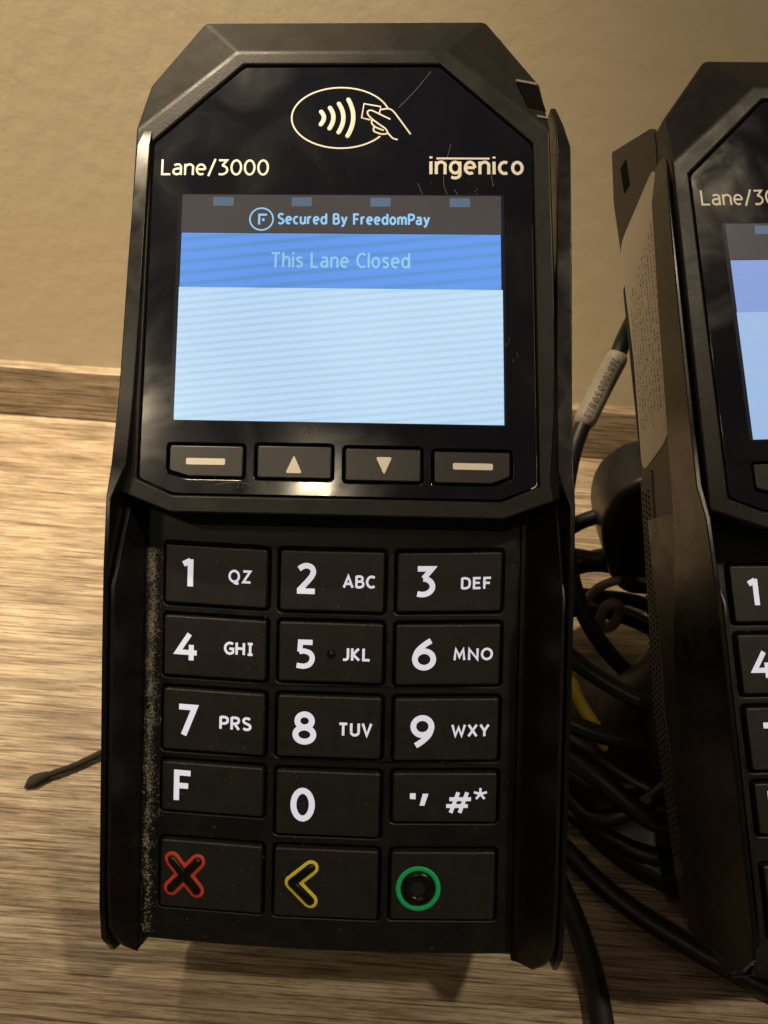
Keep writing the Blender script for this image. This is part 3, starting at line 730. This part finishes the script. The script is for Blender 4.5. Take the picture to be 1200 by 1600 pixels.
# rounded tilt lobe beside the second terminal
V = [(67.1, 70.1), (61.9, 64.4), (60.3, 58), (60.9, 51.0), (64.0, 43), (67.5, 35), (72.6, 29.9), (86, 30), (88, 72)]
q = rpoly(V, 6, 5); N = len(q)
V3 = [(x, 163, z) for x, z in q] + [(x, 183, z) for x, z in q]
F = [tuple(range(N)), tuple(range(N, 2 * N))] + [(i, (i + 1) % N, N + (i + 1) % N, N + i) for i in range(N)]
lobe = link('tilt_arm', mesh_from([(x - 88, y - 128, z) for x, y, z in V3], F), M['stand'], s2); bevel(lobe, 2.2, 4, 40)
ringp = [(-22.0 + 4.2 * math.cos(t), 26, -98.5 + 9.5 * math.sin(t)) for t in [2 * math.pi * i / 24 for i in range(24)]]
ringp = [(69.0 - 88 + 2.5 * math.cos(t), 160 - 128, 24.5 + 4.9 * math.sin(t)) for t in [2 * math.pi * i / 24 for i in range(24)]]
link('tan_grommet', tube_mesh([ringp], 1.5, 1, 10, closed=True), M['tan'], s2)
link('tan_band', tube_mesh([catmull([(61.5 - 88, 34, 27), (64 - 88, 34, 33), (69 - 88, 34, 36.5), (75 - 88, 34, 37), (80 - 88, 34, 37)], 5)], 1.3, 1, 10), M['tan'], s2)

# ------------------------------------------------------------------ cables
def cable(pts, r, label, m='cable', name='cable', group=None):
    o = link(name, tube_mesh([catmull(pts, 8)], r, 1, 14), M[m])
    return tag(o, label, 'cable', group)
A = [(69, 208, 106), (66.2, 205, 99), (63.6, 203, 90.3), (61.9, 200, 85.3), (58.7, 196, 78.5), (54.8, 190, 71.2), (52.0, 184, 65.1), (50.6, 178, 58.2), (50.2, 172, 51.4), (51.8, 166, 42.6), (54.9, 160, 33.9), (60.3, 154, 25.3), (70.5, 150, 15.0), (84.9, 150, 4.0)]
ca = cable(A, 2.35, 'black cable with a pale printed label sleeve, curving down between the two terminals')
sl = link('label_sleeve', tube_mesh([catmull(A[3:6], 8)], 3.15, 1, 20), M['sleeve'], ca)
# printed number on the sleeve
path = catmull(A[3:6], 8); p0, p1 = Vector(path[0]), Vector(path[-1]); axis = (p1 - p0); ln = axis.length; axis.normalize()
view = (Vector((0, 0, HC)) - (p0 + p1) / 2).normalized(); side_ = view.cross(axis).normalized(); nrm = axis.cross(side_).normalized()
if nrm.dot(view) < 0: nrm = -nrm
def sleeve_map(x, y, z):
    a = y / 3.2
    k = min(max(x / ln, 0), 1) * (len(path) - 1); i = int(min(k, len(path) - 2)); f = k - i
    c = Vector(path[i]).lerp(Vector(path[min(i + 1, len(path) - 1)]), f)
    q = c + (side_ * math.sin(a) + nrm * math.cos(a)) * (3.2 + z)
    return tuple(q)
link('label_number', text_mesh('2681000398AB', 1.2, -1.1, ln * .98, 1.0, .17, .34, sleeve_map, .06), M['ink'], sl)
cable([(36, 112, 2.4), (45.4, 104.7, 2.4), (50.3, 100.1, 2.4), (57.4, 92.1, 2.4), (65.0, 86.0, 2.4), (72.5, 81.3, 2.4), (79.2, 77.5, 2.4), (92, 71.5, 2.4), (120, 62, 2.4)], 2.3, 'black cable running along the counter and under the foot of the right-hand terminal')
cable([(40, 112, 2.5), (44.7, 99.6, 2.5), (47.8, 90.5, 2.5), (50.2, 82.1, 2.5), (51.8, 73.0, 2.5), (52.2, 63.4, 2.5), (51.0, 50, 2.5), (48, 20, 2.5), (44, -20, 2.5)], 2.4, 'black cable leaving the foot of the middle terminal towards the bottom edge of the photo')
def coil(cx, cy, rx, ry, z, r, label, tilt=0, m='cable', ph=0):
    pts = [(cx + rx * math.cos(t + ph), cy + ry * math.sin(t + ph), z + tilt * math.sin(t + ph)) for t in [2 * math.pi * i / 16 for i in range(16)]]
    pts = catmull(pts, 4, True)
    o = link('cable_loop', tube_mesh([pts], r, 1, 12, closed=True), M[m])
    return tag(o, label, 'cable', 'coiled cables between the terminals')
rl = random.Random(21)
def messy(cx, cy, rx, ry, z, r, label, tilt, ph):
    pts = []
    for i in range(12):
        t = 2 * math.pi * i / 12
        k = 1 + rl.uniform(-.10, .10)
        pts.append((cx + rx * k * math.cos(t), cy + ry * k * math.sin(t), max(2.6, z + tilt * math.sin(t + ph) + rl.uniform(-2.2, 2.2))))
    o = link('cable_loop', tube_mesh([catmull(pts, 6, True)], r, 1, 12, closed=True), M['cable'])
    return tag(o, label, 'cable', 'coiled cables between the terminals')
LAB = 'black cable loop in the dark tangle between the two terminals'
messy(70, 139, 33, 37, 8, 2.4, 'lowest black cable loop of the tangle, lying close over the stand base', 3, 0)
for k in range(5):
    messy(69 + rl.uniform(-4, 4), 143 + rl.uniform(-5, 5), 31 + rl.uniform(-4, 4), 31 + rl.uniform(-4, 4), 11 + k * 4.6, 2.2 + rl.uniform(-.3, .3), LAB, rl.uniform(2, 10), rl.uniform(-.8, .8))
messy(70, 150, 27, 25, 42, 2.2, 'topmost black cable loop of the tangle, below the curved cable with the label sleeve', 9, .4)
cable([(50, 150, 30), (52.5, 143, 22.5), (55.7, 134.6, 17.0), (59.6, 126.2, 15.5), (64, 121, 10.5), (70, 118, 6.5), (80, 112, 4)], 1.7, 'yellow cable showing as a thin curve in the black tangle between the terminals', 'yellowcable')
cable([(47, 130, 6), (52, 112, 7), (57, 105, 9), (66, 106, 14), (76, 112, 20)], 2.0, 'short black cable crossing the rim of the right-hand stand base')
# cable tie end lying on the counter at the left
tp = catmull([(-84.5, 107.1, 1.0), (-82.4, 109.3, 1.3), (-78.2, 111.6, 1.6), (-74.2, 114.1, 1.5), (-68.2, 118.5, 1.8), (-54.6, 127.2, 2.2), (-30, 140, 3)], 6)
rr = []
for i in range(len(tp)):
    t = i / (len(tp) - 1); rr.append((.35 + 1.25 * min(1, t * 9)) if t < .17 else max(.85, 1.6 - (t - .17) * 7) + .08 * math.sin(i * 2.3))
tie = link('strap_end', tube_mesh([tp], rr, 1, 10), M['strap'])
tag(tie, 'frayed black strap end poking out left of the middle terminal on the counter', 'strap')
